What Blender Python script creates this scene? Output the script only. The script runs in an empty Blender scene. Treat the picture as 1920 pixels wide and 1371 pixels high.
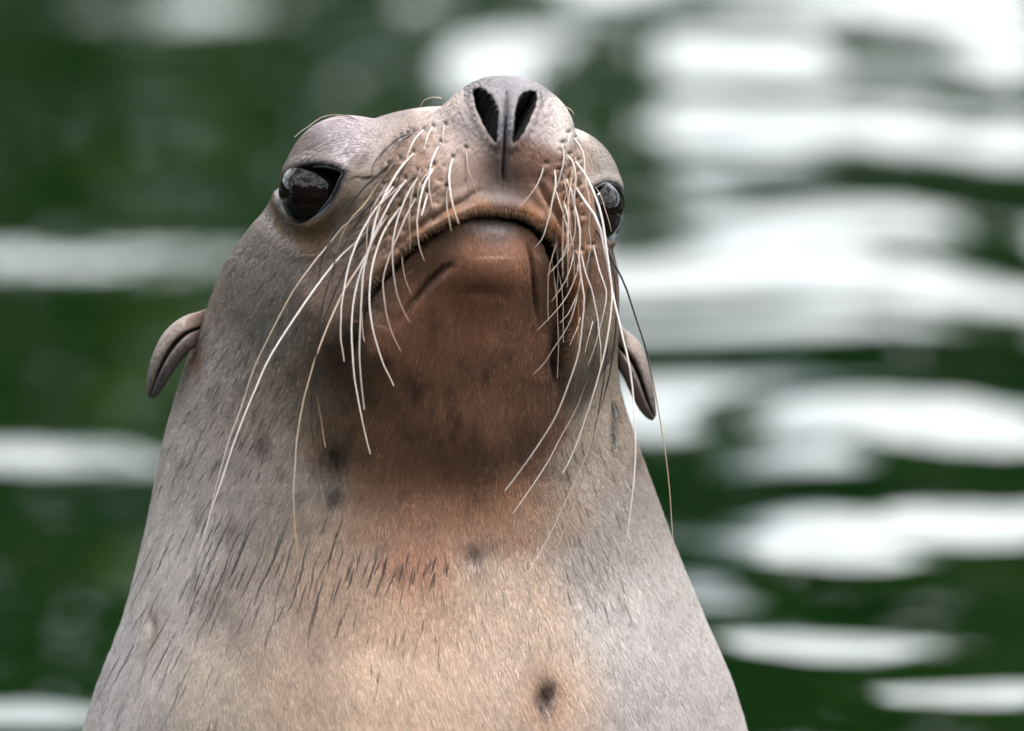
import bpy, math, random
import numpy as np
from mathutils import Vector, Matrix

rng = np.random.default_rng(7)
random.seed(7)
scene = bpy.context.scene
COL = scene.collection

# ------------------------------------------------------------------ camera, sky, sun, exposure
S = 0.00025                       # metres per unit of the sculpting frame
DIST = 4.0                        # camera to head
PHI = math.radians(7.5)           # the camera looks slightly down on the pool
ZH = 0.47                         # height of the picture centre above the water
CAM = np.array([0.0, -DIST * math.cos(PHI), ZH + DIST * math.sin(PHI)])
CX = np.array([1.0, 0, 0]); CF = np.array([0, math.cos(PHI), -math.sin(PHI)]); CU = np.array([0, math.sin(PHI), math.cos(PHI)])

cam_data = bpy.data.cameras.new('camera')
cam = bpy.data.objects.new('camera', cam_data); COL.objects.link(cam)
cam.location = CAM
cam.rotation_euler = (math.pi / 2 - PHI, 0, 0)
cam_data.sensor_width = 36
cam_data.lens = 36 * DIST / (1920 * S)
cam_data.clip_end = 500
cam_data.dof.use_dof = True
cam_data.dof.focus_distance = 3.93
cam_data.dof.aperture_fstop = cam_data.lens / 42.0
scene.camera = cam

SUN_EL, SUN_AZ = math.radians(60), math.radians(122)     # azimuth from +Y towards +X: right, a little in front of the animal
world = bpy.data.worlds.new('World'); scene.world = world
world.use_nodes = True
nt = world.node_tree; nt.nodes.clear()
sky = nt.nodes.new('ShaderNodeTexSky'); sky.sky_type = 'NISHITA'; sky.sun_disc = False
sky.sun_elevation = SUN_EL; sky.sun_rotation = SUN_AZ; sky.dust_density = 2.0
skm = nt.nodes.new('ShaderNodeVectorMath'); skm.operation = 'SCALE'; skm.inputs[3].default_value = 0.10
nt.links.new(sky.outputs[0], skm.inputs[0])
tc = nt.nodes.new('ShaderNodeTexCoord')
mp = nt.nodes.new('ShaderNodeMapping'); mp.inputs['Scale'].default_value = (1.6, 1.6, 4.0)
cn = nt.nodes.new('ShaderNodeTexNoise'); cn.inputs['Scale'].default_value = 1.7; cn.inputs['Detail'].default_value = 6
nt.links.new(tc.outputs['Generated'], mp.inputs[0]); nt.links.new(mp.outputs[0], cn.inputs['Vector'])
cr = nt.nodes.new('ShaderNodeMapRange'); cr.inputs[1].default_value = .40; cr.inputs[2].default_value = .56
cr.inputs[3].default_value = 0.1; cr.inputs[4].default_value = 1.0
nt.links.new(cn.outputs[0], cr.inputs[0])
mx = nt.nodes.new('ShaderNodeMix'); mx.data_type = 'RGBA'
nt.links.new(cr.outputs[0], mx.inputs[0]); nt.links.new(skm.outputs[0], mx.inputs[6])
mx.inputs[7].default_value = (2.85, 2.94, 2.98, 1)         # bright thin overcast
bg = nt.nodes.new('ShaderNodeBackground'); bg.inputs[1].default_value = 1.0
wo = nt.nodes.new('ShaderNodeOutputWorld')
nt.links.new(mx.outputs[2], bg.inputs[0]); nt.links.new(bg.outputs[0], wo.inputs[0])

sun_d = bpy.data.lights.new('sun', 'SUN'); sun_d.energy = 2.4; sun_d.angle = math.radians(12); sun_d.color = (1, .95, .88)
sun = bpy.data.objects.new('sun', sun_d); COL.objects.link(sun)
sdir = Vector((math.sin(SUN_AZ) * math.cos(SUN_EL), math.cos(SUN_AZ) * math.cos(SUN_EL), math.sin(SUN_EL)))
sun.rotation_euler = sdir.to_track_quat('Z', 'Y').to_euler()

scene.view_settings.view_transform = 'Standard'; scene.view_settings.look = 'None'
scene.view_settings.exposure = 0.38; scene.view_settings.gamma = 1; scene.view_settings.use_curve_mapping = False
scene.render.engine = 'CYCLES'
scene.cycles.use_denoising = True
scene.cycles.max_bounces = 6; scene.cycles.caustics_reflective = False; scene.cycles.caustics_refractive = False

# ------------------------------------------------------------------ helpers
def lin(c):
    c = np.asarray(c, float) / 255.0
    return np.where(c <= .04045, c / 12.92, ((c + .055) / 1.055) ** 2.4)
def to_world(P):
    """sculpting frame (right, away, up; units) -> metres in the world"""
    P = np.asarray(P, float)
    return (CAM + (P[..., 0:1] - 960) * S * CX + (DIST + P[..., 1:2] * S) * CF + (P[..., 2:3] + 685) * S * CU)
def seen_at(P):
    k = (DIST / S) / (DIST / S + P[..., 1])
    return 960 + (P[..., 0] - 960) * k, 685 - (P[..., 2] + 685) * k
def unsee(u, v, y):
    """the point at depth y seen at picture position u, v"""
    k = (DIST / S) / (DIST / S + y)
    return np.stack([960 + (u - 960) / k, y, -685 + (685 - v) / k], -1)
def sstep(a, b, x):
    t = np.clip((x - a) / (b - a), 0, 1); return t * t * (3 - 2 * t)
def seg_dist(px, py, poly, want_t=False):
    best = np.full(px.shape, 1e9); bt = np.zeros(px.shape)
    n = len(poly) - 1
    for i in range(n):
        ax, ay = poly[i]; bx, by = poly[i + 1]
        dx, dy = bx - ax, by - ay
        t = np.clip(((px - ax) * dx + (py - ay) * dy) / (dx * dx + dy * dy + 1e-9), 0, 1)
        d = np.hypot(px - ax - t * dx, py - ay - t * dy)
        m = d < best
        best[m] = d[m]; bt[m] = (i + t[m]) / n
    return (best, bt) if want_t else best
def inside(px, py, poly):
    r = np.zeros(px.shape, bool); n = len(poly)
    for i in range(n):
        ax, ay = poly[i]; bx, by = poly[(i + 1) % n]
        c = ((ay > py) != (by > py)) & (px < (bx - ax) * (py - ay) / (by - ay + 1e-12) + ax)
        r ^= c
    return r
def sdist(px, py, poly):
    """signed distance to a closed outline, negative inside"""
    d = seg_dist(px, py, list(poly) + [poly[0]])
    return np.where(inside(px, py, poly), -d, d)
def smooth_line(pts, n):
    p = np.asarray(pts, float)
    q = np.vstack([2 * p[0] - p[1], p, 2 * p[-1] - p[-2]])
    L = np.r_[0, np.cumsum(np.linalg.norm(np.diff(p, axis=0), axis=1))]
    s = np.linspace(0, L[-1], n); out = []
    for x in s:
        i = min(np.searchsorted(L, x, 'right') - 1, len(p) - 2)
        t = (x - L[i]) / (L[i + 1] - L[i] + 1e-9)
        a, b, c, d = q[i], q[i + 1], q[i + 2], q[i + 3]
        out.append(.5 * (2 * b + (c - a) * t + (2 * a - 5 * b + 4 * c - d) * t * t + (3 * b - a - 3 * c + d) * t ** 3))
    return np.array(out)
def vnoise(x, y, seed=0):
    """smooth value noise, about -1..1"""
    xi = np.floor(x).astype(np.int64); yi = np.floor(y).astype(np.int64)
    fx = x - xi; fy = y - yi
    fx = fx * fx * (3 - 2 * fx); fy = fy * fy * (3 - 2 * fy)
    def h(a, b):
        n = (a * 374761393 + b * 668265263 + seed * 982451653) & 0xffffffff
        n = ((n ^ (n >> 13)) * 1274126177) & 0xffffffff
        return ((n ^ (n >> 16)) & 0xffff) / 32767.5 - 1
    return (h(xi, yi) * (1 - fx) + h(xi + 1, yi) * fx) * (1 - fy) + (h(xi, yi + 1) * (1 - fx) + h(xi + 1, yi + 1) * fx) * fy
def link_mesh(name, V, F, mat, parent=None, smooth=True):
    """V (n,3), F (m,k) arrays -> one mesh object"""
    V = np.asarray(V, np.float32); F = np.asarray(F, np.int32)
    me = bpy.data.meshes.new(name)
    me.vertices.add(len(V)); me.vertices.foreach_set('co', V.ravel())
    k = F.shape[1]
    me.loops.add(F.size); me.loops.foreach_set('vertex_index', F.ravel())
    me.polygons.add(len(F)); me.polygons.foreach_set('loop_start', np.arange(0, F.size, k, dtype=np.int32))
    me.polygons.foreach_set('use_smooth', np.full(len(F), smooth))
    me.materials.append(mat)
    me.update(calc_edges=True); me.validate()
    o = bpy.data.objects.new(name, me); COL.objects.link(o)
    if parent is not None: o.parent = parent
    return o
def attr(me, name, typ, data, domain='POINT'):
    a = me.attributes.new(name, typ, domain)
    a.data.foreach_set('color' if typ == 'FLOAT_COLOR' else 'vector' if typ == 'FLOAT_VECTOR' else 'value', np.asarray(data, np.float32).ravel())
def new_mat(name):
    m = bpy.data.materials.new(name); m.use_nodes = True
    return m, m.node_tree, m.node_tree.nodes['Principled BSDF']
def grid_faces(nr, nc, wrap):
    i = np.arange(nr - 1)[:, None]; j = np.arange(nc if wrap else nc - 1)[None, :]
    j2 = (j + 1) % nc
    return np.stack([i * nc + j, i * nc + j2, (i + 1) * nc + j2, (i + 1) * nc + j], -1).reshape(-1, 4)

# ------------------------------------------------------------------ the pool
def water_point(px, py):
    d = CF + (px - 960) * S / DIST * CX + (685 - py) * S / DIST * CU
    return CAM + d * (-CAM[2] / d[2])
# swells whose near faces tip up towards the open sky: centre, half width, half depth (as seen on the calm surface), steepness
SWELLS = [
 (1040,64,110,44,1.0),(1220,101,280,45,0.75),(1760,25,190,52,1.0),(1100,-5,170,35,0.8),(1450,10,120,28,0.7),(1420,128,440,20,0.62),
 (1250,211,180,34,0.9),(1740,214,250,36,0.9),(1400,274,220,14,0.5),(1880,96,110,40,0.7),(1235,328,110,31,0.8),(1700,384,440,22,0.85),
 (1290,444,170,41,1.0),(1560,466,330,20,0.95),(1820,486,150,31,1.0),(1640,428,300,9,0.62),(1500,538,450,14,0.56),(1290,656,95,38,0.75),
 (1560,721,300,32,0.85),(1810,736,150,50,1.0),(1500,801,150,22,0.6),(1660,951,290,32,0.9),(1500,1001,170,36,1.0),(1830,921,160,25,0.9),
 (1370,1111,90,45,0.95),(1520,1214,120,31,0.7),(1840,1324,140,23,0.8),(230,430,330,38,0.585),(470,290,190,24,.56),(640,150,160,16,.5),(260,215,180,14,.5),(300,770,130,10,.45),(400,25,290,26,.6),
 (120,832,220,34,0.6),(40,1365,150,36,0.6),(830,112,110,28,0.52),(720,20,170,30,0.54)]
def axis(*spans):
    return np.unique(np.concatenate([np.linspace(a, b, n) for a, b, n in spans]))
wx = axis((-60, -1.6, 30), (-1.6, 1.6, 215), (1.6, 60, 30))
wy = axis((-30, .6, 30), (.6, 8.6, 535), (8.6, 45, 40))
WX, WY = np.meshgrid(wx, wy)
bright = np.zeros(WX.shape)
for (px, py, hw, hh, am) in SWELLS:
    c = water_point(px, py); e = water_point(px + hw, py); n0 = water_point(px, py - hh); n1 = water_point(px, py + hh)
    rx = 1.28 * abs(e[0] - c[0]); ry = .78 * (n0[1] - n1[1]) / 2; cy = (n0[1] + n1[1]) / 2
    q = ((WX - c[0]) / rx) ** 2 + ((WY - cy) / ry) ** 2
    bright = np.maximum(bright, am * np.exp(-q ** 1.6 * .8))
ELEV = np.arctan2(CAM[2], np.hypot(WY - CAM[1], WX))                # how steeply the viewer looks down on each spot
DARKS = [(1700,312,250,42),(1390,70,170,14),(1600,608,460,34),(1420,700,90,24),(1500,890,300,34),(1340,960,90,60),(1650,1120,260,40),(640,190,260,36),(180,320,260,50),(180,640,240,90),(150,1030,200,90),(1290,250,40,14)]
dark = np.zeros(WX.shape)
for (px, py, hw, hh) in DARKS:
    c = water_point(px, py); e = water_point(px + hw, py); n0 = water_point(px, py - hh); n1 = water_point(px, py + hh)
    q = ((WX - c[0]) / abs(e[0] - c[0])) ** 2 + ((WY - (n0[1] + n1[1]) / 2) / ((n0[1] - n1[1]) / 2)) ** 2
    dark = np.maximum(dark, np.exp(-q ** 1.6 * .8))
bright *= 1 - .8 * dark
rim = (math.radians(10.0) - ELEV) / 2                              # tilt at which a wave mirrors the top of the woods
slope = np.tan(rim) - .042 + .070 * bright - .012 * dark
slope += .017 * vnoise(WX * 2.0, WY * 11, 8) + .010 * vnoise(WX * 3 + 3, WY * 24, 9) + .005 * vnoise(WX * 2.2, WY * 2.6, 3) + .005 * vnoise(WX * 5 + 7, WY * 6, 4)
near = sstep(.6, 1.0, WY) * (1 - sstep(7.6, 8.6, WY)) * (1 - sstep(1.2, 1.6, np.abs(WX)))
slope *= near
dy = np.gradient(wy)[:, None]
hgt = np.cumsum(slope * dy, axis=0)
sel = (wy > .6) & (wy < 8.6)
yy = (wy[sel] - 4.6) / 4
B = np.stack([yy ** k for k in range(2)], 1)
drift = []
for j in range(len(wx)):
    co = np.linalg.lstsq(B, hgt[sel, j], rcond=None)[0]; hgt[sel, j] -= B @ co; drift.append(co[1] / 4)
print('swell', hgt.min(), hgt.max(), 'drift', np.array(drift)[30:-30:20].round(3)); hgt *= near
for it in range(10): hgt[:, 1:-1] = .25 * hgt[:, :-2] + .5 * hgt[:, 1:-1] + .25 * hgt[:, 2:]
mw, t, p = new_mat('pool_water')
p.inputs['Base Color'].default_value = (.002, .014, .002, 1); p.inputs['Roughness'].default_value = .03; p.inputs['IOR'].default_value = 1.333
nz = t.nodes.new('ShaderNodeTexNoise'); nz.inputs['Scale'].default_value = 9; nz.inputs['Detail'].default_value = 2
bp = t.nodes.new('ShaderNodeBump'); bp.inputs['Strength'].default_value = .12; bp.inputs['Distance'].default_value = .01
gm = t.nodes.new('ShaderNodeNewGeometry')
t.links.new(gm.outputs['Position'], nz.inputs['Vector']); t.links.new(nz.outputs[0], bp.inputs['Height']); t.links.new(bp.outputs[0], p.inputs['Normal'])
water = link_mesh('water', np.stack([WX, WY, hgt], -1).reshape(-1, 3), grid_faces(len(wy), len(wx), False), mw)
water['kind'] = 'structure'

# banks round the pool and the woods that close it in
mb, t, p = new_mat('mossy_bank'); p.inputs['Roughness'].default_value = .9
nz = t.nodes.new('ShaderNodeTexNoise'); nz.inputs['Scale'].default_value = .8; nz.inputs['Detail'].default_value = 6
rp = t.nodes.new('ShaderNodeValToRGB'); rp.color_ramp.elements[0].color = (.008, .02, .005, 1); rp.color_ramp.elements[1].color = (.03, .045, .015, 1)
gm = t.nodes.new('ShaderNodeNewGeometry'); t.links.new(gm.outputs['Position'], nz.inputs['Vector']); t.links.new(nz.outputs[0], rp.inputs[0]); t.links.new(rp.outputs[0], p.inputs['Base Color'])
ang = np.linspace(0, 2 * np.pi, 121)[:-1]
def shore_r(a): return 20 + 2.0 * np.sin(3 * a + 1) + 1.2 * np.sin(7 * a) + .5 * np.sin(17 * a + 2)
rows = []
for dr, z in ((-1.0, -.6), (0, .02), (1.0, .35), (4, .8), (15, 1.6), (40, 2.2), (400, 2.2)):
    rr = shore_r(ang) + dr
    rows.append(np.stack([rr * np.sin(ang), rr * np.cos(ang), np.full_like(ang, z) + (.12 * np.sin(9 * ang + dr) if dr < 30 else 0)], -1))
bank = link_mesh('bank', np.concatenate(rows), grid_faces(len(rows), len(ang), True), mb); bank['kind'] = 'structure'
pb = link_mesh('pool_bed', np.array([[-40, -40, -1.4], [40, -40, -1.4], [40, 40, -1.4], [-40, 40, -1.4]]), np.array([[0, 1, 2, 3]]), mb); pb['kind'] = 'structure'

mf, t, p = new_mat('woodland_leaves'); p.inputs['Roughness'].default_value = .7; p.inputs['Specular IOR Level'].default_value = .15
at = t.nodes.new('ShaderNodeAttribute'); at.attribute_name = 'leaf'; t.links.new(at.outputs['Color'], p.inputs['Base Color'])
NL = 90000
a = np.where(rng.uniform(0, 1, NL) < .5, rng.uniform(0, 2 * np.pi, NL), rng.uniform(np.pi * .55, np.pi * 1.45, NL))
back = sstep(-.05, -.5, np.cos(a) + .22 * np.sin(a))                                   # unseen woods behind the photographer, raised to cut the sky mirrored in the eyes
depth = rng.uniform(0, 1, NL) ** .7
rr = shore_r(a) + 2.0 + depth * 9
top = 3.3 + .5 * vnoise(a * 5, a * 0, 11) + .45 * vnoise(a * 17, a * 0, 12) + .35 * vnoise(a * 47, a * 0, 13) + .06 * (rr - 20) - .25 * np.tanh(rr * np.sin(a) / .8) + .35 * vnoise(a * 70, a * 0, 16) + back * (8 + 2.0 * vnoise(a * 6, a * 0, 14) + 2 * vnoise(a * 19, a * 0, 15))
z = .4 + (top - .4) * rng.uniform(0, 1, NL) ** .75
cen = np.stack([rr * np.sin(a), rr * np.cos(a), z], -1)
d1 = rng.normal(size=(NL, 3)); d1 /= np.linalg.norm(d1, axis=1)[:, None]
d2 = np.cross(d1, rng.normal(size=(NL, 3))); d2 /= np.linalg.norm(d2, axis=1)[:, None]
sz = rng.uniform(.16, .42, NL)[:, None]
V = np.stack([cen - d1 * sz, cen + d2 * sz * .55, cen + d1 * sz, cen - d2 * sz * .55], 1).reshape(-1, 3)
woods = link_mesh('woods', V, np.arange(NL * 4).reshape(-1, 4), mf, smooth=False); woods['kind'] = 'stuff'
tint = np.clip(.42 + .55 * vnoise(a * 55, z * 2.2, 21) + .35 * vnoise(a * 20, z * .8, 22), 0, 1) ** 1.5
lc = np.array([.0015, .008, .001]) * (1 - tint[:, None]) + np.array([.050, .080, .007]) * tint[:, None]
lc *= rng.uniform(.75, 1.3, (NL, 1))
attr(woods.data, 'leaf', 'FLOAT_COLOR', np.repeat(np.c_[lc, np.ones(NL)], 4, axis=0))

# ------------------------------------------------------------------ the sea lion: form
# sculpting frame: x right, y away from the viewer, z up, one unit = 0.25 mm; the head has axes forward, up, right
yaw, pitch, roll = np.radians([24, 40, 2.5])
HA = np.array([np.sin(yaw) * np.cos(pitch), -np.cos(yaw) * np.cos(pitch), np.sin(pitch)])
_r = np.array([np.cos(yaw), np.sin(yaw), 0]); _u = -np.cross(_r, HA)
HR = _r * np.cos(roll) - _u * np.sin(roll); HU = _u * np.cos(roll) + _r * np.sin(roll)
HC = np.array([782., -60., -605.]); HF = np.array([HA, HU, HR])
def H(a, u, r): return HC + HA * a + HU * u + HR * r
def ell(P, c, rad):
    d = (P - c) @ HF.T; rad = np.array(rad, float)
    k0 = np.sqrt(((d / rad) ** 2).sum(-1)); k1 = np.sqrt(((d / rad ** 2) ** 2).sum(-1)) + 1e-9
    return k0 * (k0 - 1) / k1
def cone(P, p0, p1, r0, r1, sc=None):
    if sc is not None:
        sc = np.array(sc); P = P / sc; p0 = np.array(p0) / sc; p1 = np.array(p1) / sc
    ba = np.array(p1) - np.array(p0); l2 = ba @ ba; rr = r0 - r1; a2 = l2 - rr * rr; il2 = 1 / l2
    pa = P - p0; y = pa @ ba; z = y - l2
    x2 = ((pa * l2 - y[..., None] * ba) ** 2).sum(-1); y2 = y * y * l2; z2 = z * z * l2; k = np.sign(rr) * rr * rr * x2
    d = (np.sqrt(x2 * a2 * il2) + y * rr) * il2 - r0
    d = np.where(np.sign(y) * a2 * y2 < k, np.sqrt(x2 + y2) * il2 - r0, d)
    return np.where(np.sign(z) * a2 * z2 > k, np.sqrt(x2 + z2) * il2 - r1, d)
def smin(a, b, k):
    h = np.clip(.5 + .5 * (b - a) / k, 0, 1); return b + (a - b) * h - k * h * (1 - h)
# the neck, widening towards the shoulders: height below the frame's top, middle, half width
_n = np.array([(300,806,210),(380,800,288),(420,793,322),(470,787,355),(530,778,372),(600,767,384),(725,743,411),(820,747,440),(880,752,459),(962,761,482),(1059,767,509),(1120,771,530),(1195,779,558),(1256,777,589),(1371,777,623),(1500,777,655),(1800,777,715),(2600,777,800),(3400,777,840)], float)
NECK_Z = np.arange(300., 3400., 10.)
def _soft(c):
    v = np.interp(NECK_Z, _n[:, 0], _n[:, c]); w = np.hanning(27); w /= w.sum()
    return np.convolve(np.pad(v, 13, 'edge'), w, 'valid')
NECK_X, NECK_R = _soft(1), _soft(2) * 1.005
def body(P):
    z = P[..., 2]
    cx = np.interp(-z, NECK_Z, NECK_X); rn = np.interp(-z, NECK_Z, NECK_R); cy = np.interp(-z, [500, 700, 900, 1400, 2600], [40, 66, 84, 102, 150])
    d = (np.hypot(P[..., 0] - cx, (P[..., 1] - cy) / .87) - rn) * .86       # neck
    d = -smin(-d, -(z + 395), 110)
    d = smin(d, ell(P, H(60, 20, 0), (360, 310, 345)), 80)                 # cranium
    d = smin(d, cone(P, H(150, 60, 0), H(380, 20, 0), 240, 142), 60)       # between the eyes
    for s in (-1, 1):
        d = smin(d, ell(P, H(306, 56 - s * 4, s * 214 - 14), (132, 126, 112)), 60)  # brow and eye
        d = smin(d, cone(P, H(285, 82, s * 178), H(410, 10, s * 120 + 14), 98, 78), 50)  # ridge from the brow down to the muzzle
    d = smin(d, cone(P, H(330, -34, 8), H(478, 16, 19), 150, 126), 50)      # muzzle
    for s in (-1, 1):
        d = smin(d, cone(P, H(395, -50, s * 92), H(180, -150, s * 190), 118, 110), 50)   # whisker pads, running back along the lips
    d = smin(d, ell(P, H(522, 41, 22), (50, 66, 106)), 44)                  # nose
    d = smin(d, cone(P, H(40, -170, 0), H(320, -135, 0), 225, 105), 110)    # jaw
    return d

# whiskers: traced positions, needed for their pits in the skin too
WHITE, TAN, DARK, PALE = lin((228,218,212)), lin((178,150,126)), lin((22,17,16)), lin((200,182,172))
WK = [ # points as seen, root width, tip width, tones from root to tip
 ([(794,244),(780,258),(770,276),(764,292),(761,306)],4.6,1.6,(WHITE,WHITE,PALE)),
 ([(812,238),(803,252),(798,268),(796,282)],4.6,1.6,(WHITE,WHITE,PALE)),
 ([(834,234),(831,250),(832,268)],3.6,1.4,(PALE,PALE,PALE)),
 ([(776,288),(754,311),(735,340),(719,369),(709,393),(700,432),(688,480),(676,509),(664,556),(659,605),(660,650),(665,705),(676,775),(694,851)],6,2.6,(WHITE,WHITE,WHITE,PALE)),
 ([(738,350),(718,375),(696,404),(676,438),(663,470),(654,496),(645,540),(640,590),(639,630),(644,678)],6,3,(WHITE,WHITE,PALE)),
 ([(762,337),(736,372),(719,404),(703,437),(690,472),(682,510),(678,560),(675,610),(673,655),(676,715),(682,768)],6,2.6,(WHITE,WHITE,PALE)),
 ([(789,326),(768,356),(754,388),(744,416),(738,445),(736,472),(737,504),(743,545),(754,578),(768,604)],5.6,1.8,(WHITE,WHITE,PALE,TAN)),
 ([(780,371),(762,404),(748,437),(731,475),(720,517),(719,552),(726,595),(737,630),(751,658)],5.2,1.8,(WHITE,PALE,PALE,TAN)),
 ([(751,388),(728,420),(713,450),(700,490),(694,528),(692,565),(697,608),(705,640),(719,683),(739,723)],6,2.6,(WHITE,WHITE,PALE)),
 ([(727,404),(705,437),(690,470),(676,496),(660,520),(645,545),(628,580),(611,620),(596,660),(588,682),(575,730),(564,777),(556,830),(553,880),(551,928),(553,985),(557,1040)],5.6,1.6,(WHITE,PALE,TAN,PALE,TAN)),
 ([(706,418),(693,430),(681,442),(657,464),(636,483),(596,533),(550,600),(520,646),(498,685),(478,730),(462,767),(440,825),(422,879),(407,925),(396,954),(384,1000),(373,1043)],6,1.6,(DARK,WHITE,WHITE,WHITE,WHITE,PALE)),
 ([(684,392),(665,408),(644,424),(617,458),(590,490),(572,515),(553,541),(520,600),(492,656),(472,702),(449,771),(426,836),(408,900),(396,958)],4.4,1.6,(DARK,PALE,TAN,TAN,PALE,WHITE,PALE)),
 ([(764,252),(752,256),(740,264),(724,280),(712,298)],3.4,1.4,(DARK,DARK,DARK)),
 ([(751,256),(738,264),(722,282),(711,300)],3.0,1.2,(DARK,DARK,DARK)),
 ([(776,249),(757,262),(740,284),(733,302)],3.4,1.4,(DARK,DARK,TAN)),
 ([(733,306),(704,332),(677,358),(653,387),(635,416),(624,442),(609,472),(601,504),(597,530)],5.4,1.6,(DARK,DARK,DARK)),
 ([(751,299),(725,323),(704,352),(688,378),(672,395),(656,412),(641,440),(632,477),(619,522),(603,581),(595,650),(585,722),(584,777),(587,830),(593,872),(601,910),(609,946)],4.6,1.6,(DARK,TAN,DARK,DARK,DARK,DARK,TAN)),
 ([(716,363),(690,388),(678,403),(660,432),(636,479),(628,500),(621,530)],5,1.6,(DARK,DARK,DARK)),
 ([(698,427),(684,446),(668,468),(651,496),(627,548),(604,609),(596,655),(593,700),(594,729),(599,773),(611,839)],4.6,2.0,(DARK,DARK,DARK,DARK,TAN)),
 ([(826,268),(812,295),(807,316),(804,348),(806,370),(810,388)],5.4,1.6,(WHITE,WHITE,PALE)),
 ([(815,313),(797,342),(788,372),(783,404),(782,425),(784,448),(788,470),(795,488)],5.4,1.6,(WHITE,WHITE,PALE,TAN)),
 ([(849,297),(842,323),(844,355),(850,388),(859,419)],5.6,3.2,(WHITE,WHITE,TAN)),
 ([(838,352),(837,375),(840,400),(846,432)],4,2,(TAN,PALE,TAN)),
 ([(874,279),(878,316),(889,348),(899,371)],3,1.5,(PALE,TAN,TAN)),
 ([(802,362),(796,384),(790,404)],5,3,(PALE,WHITE,WHITE)),
 ([(753,470),(754,492),(758,515),(764,535),(772,552)],3,1.4,(TAN,TAN,TAN)),
 ([(679,580),(679,600),(680,622),(683,640)],3.6,2.4,(TAN,TAN,PALE)),
 ([(1051,269),(1056,282),(1057,301),(1053,320),(1047,341),(1040,360)],5.4,1.8,(WHITE,WHITE,PALE)),
 ([(1020,306),(1015,327),(1007,346),(989,372),(973,388)],4.2,1.3,(PALE,PALE,PALE)),
 ([(1039,317),(1042,343),(1035,378),(1031,400),(1023,429),(1013,450),(1001,463)],5.6,1.4,(WHITE,WHITE,PALE)),
 ([(1063,290),(1074,304),(1080,330),(1077,362),(1077,392),(1080,425),(1074,450),(1062,473),(1041,500),(1025,517)],5.4,1.4,(WHITE,PALE,PALE)),
 ([(1061,335),(1072,359),(1076,384),(1084,413),(1088,445),(1086,485),(1090,526),(1095,560),(1092,604),(1086,655),(1074,697),(1048,765),(1011,833),(946,920)],6,1.8,(WHITE,PALE,PALE,PALE,WHITE)),
 ([(1079,303),(1096,325),(1111,356),(1122,384),(1130,416),(1135,452),(1142,500),(1147,540),(1146,575),(1141,620),(1131,675),(1101,776),(1070,859),(1056,887)],6.2,2,(WHITE,WHITE,WHITE,PALE,WHITE)),
 ([(1080,352),(1093,373),(1111,397),(1124,424),(1131,457),(1141,502),(1148,545),(1156,583),(1166,622),(1178,675),(1188,749),(1191,826),(1188,900),(1184,945),(1171,1030),(1161,1084)],7,1.5,(WHITE,WHITE,WHITE,WHITE,WHITE,PALE)),
 ([(1076,259),(1088,274),(1095,293),(1096,317),(1098,342),(1104,368),(1106,400),(1105,430),(1108,455),(1104,480),(1098,506)],5,1.8,(WHITE,PALE,PALE)),
 ([(1056,376),(1064,400),(1066,424),(1064,457),(1056,478),(1049,489),(1035,508)],4.8,1.4,(WHITE,PALE,PALE)),
 ([(1076,470),(1070,502),(1056,534),(1034,565)],3.6,1.3,(PALE,PALE,PALE)),
 ([(1084,490),(1080,516),(1062,555),(1037,590),(1007,619)],4,1.3,(PALE,PALE,PALE)),
 ([(1090,505),(1086,536),(1078,573),(1064,612),(1037,655),(1020,680),(999,702)],4.2,1.4,(PALE,PALE,PALE)),
 ([(1086,536),(1078,561),(1064,590),(1050,605)],3.4,1.6,(PALE,PALE,PALE)),
 ([(1089,590),(1082,616),(1068,647)],3,1.4,(TAN,PALE,PALE)),
 ([(1088,470),(1098,514),(1107,538),(1116,575),(1121,600),(1123,628),(1127,660),(1127,690)],5.6,2.4,(WHITE,PALE,WHITE,PALE)),
 ([(1112,460),(1123,504),(1134,535),(1136,556),(1127,610),(1115,651),(1103,683)],5,2,(WHITE,WHITE,PALE,PALE)),
 ([(1140,470),(1150,504),(1156,563),(1154,624),(1145,692),(1127,763),(1114,798),(1094,863),(1061,940),(1026,1010),(991,1074)],4.6,1.6,(DARK,DARK,DARK,TAN,PALE,WHITE)),
 ([(1106,460),(1107,500),(1104,545),(1093,587),(1088,612)],3.6,1.6,(DARK,DARK,DARK)),
 ([(1118,600),(1118,640),(1112,679),(1090,743),(1081,765),(1048,826),(1031,860),(998,912),(962,962)],3.6,1.8,(DARK,DARK,TAN,WHITE,WHITE)),
 ([(1140,640),(1136,684),(1127,745),(1116,800),(1104,862),(1085,925),(1063,983),(1036,1050),(1010,1112)],3.4,1.2,(DARK,DARK,TAN,PALE,PALE)),
 ([(1118,430),(1136,462),(1153,496),(1172,534),(1192,594),(1207,641),(1219,686),(1231,749),(1241,806),(1249,860),(1255,925),(1260,985),(1263,1040)],6,1.6,(DARK,DARK,DARK,TAN,TAN,PALE)),
 ([(1116,350),(1127,368),(1135,394),(1142,416),(1146,434)],2.6,1.4,(TAN,PALE,TAN)),
 ([(1064,250),(1066,262),(1064,274)],3,1.4,(PALE,PALE,PALE)),
 ([(1112,600),(1104,630),(1097,660)],2.6,1.2,(PALE,PALE,PALE)),
]
BROW = [ ([(668,224),(656,219),(642,215),(615,216),(598,222),(583,233),(566,245),(553,257)],3,1.2,(DARK,TAN,PALE)),
 ([(640,222),(618,224),(605,230)],2.4,1.2,(PALE,PALE,PALE)),
 ([(800,208),(786,209),(774,214),(762,221),(755,227),(747,240),(742,254)],3,1.2,(PALE,TAN,TAN)),
 ([(828,184),(818,182),(807,183),(798,186),(793,190),(788,200)],3,1.2,(PALE,TAN,TAN)),
 ([(1052,200),(1060,200),(1067,203),(1073,208),(1076,215)],3,1.2,(PALE,PALE,TAN)) ]

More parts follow.
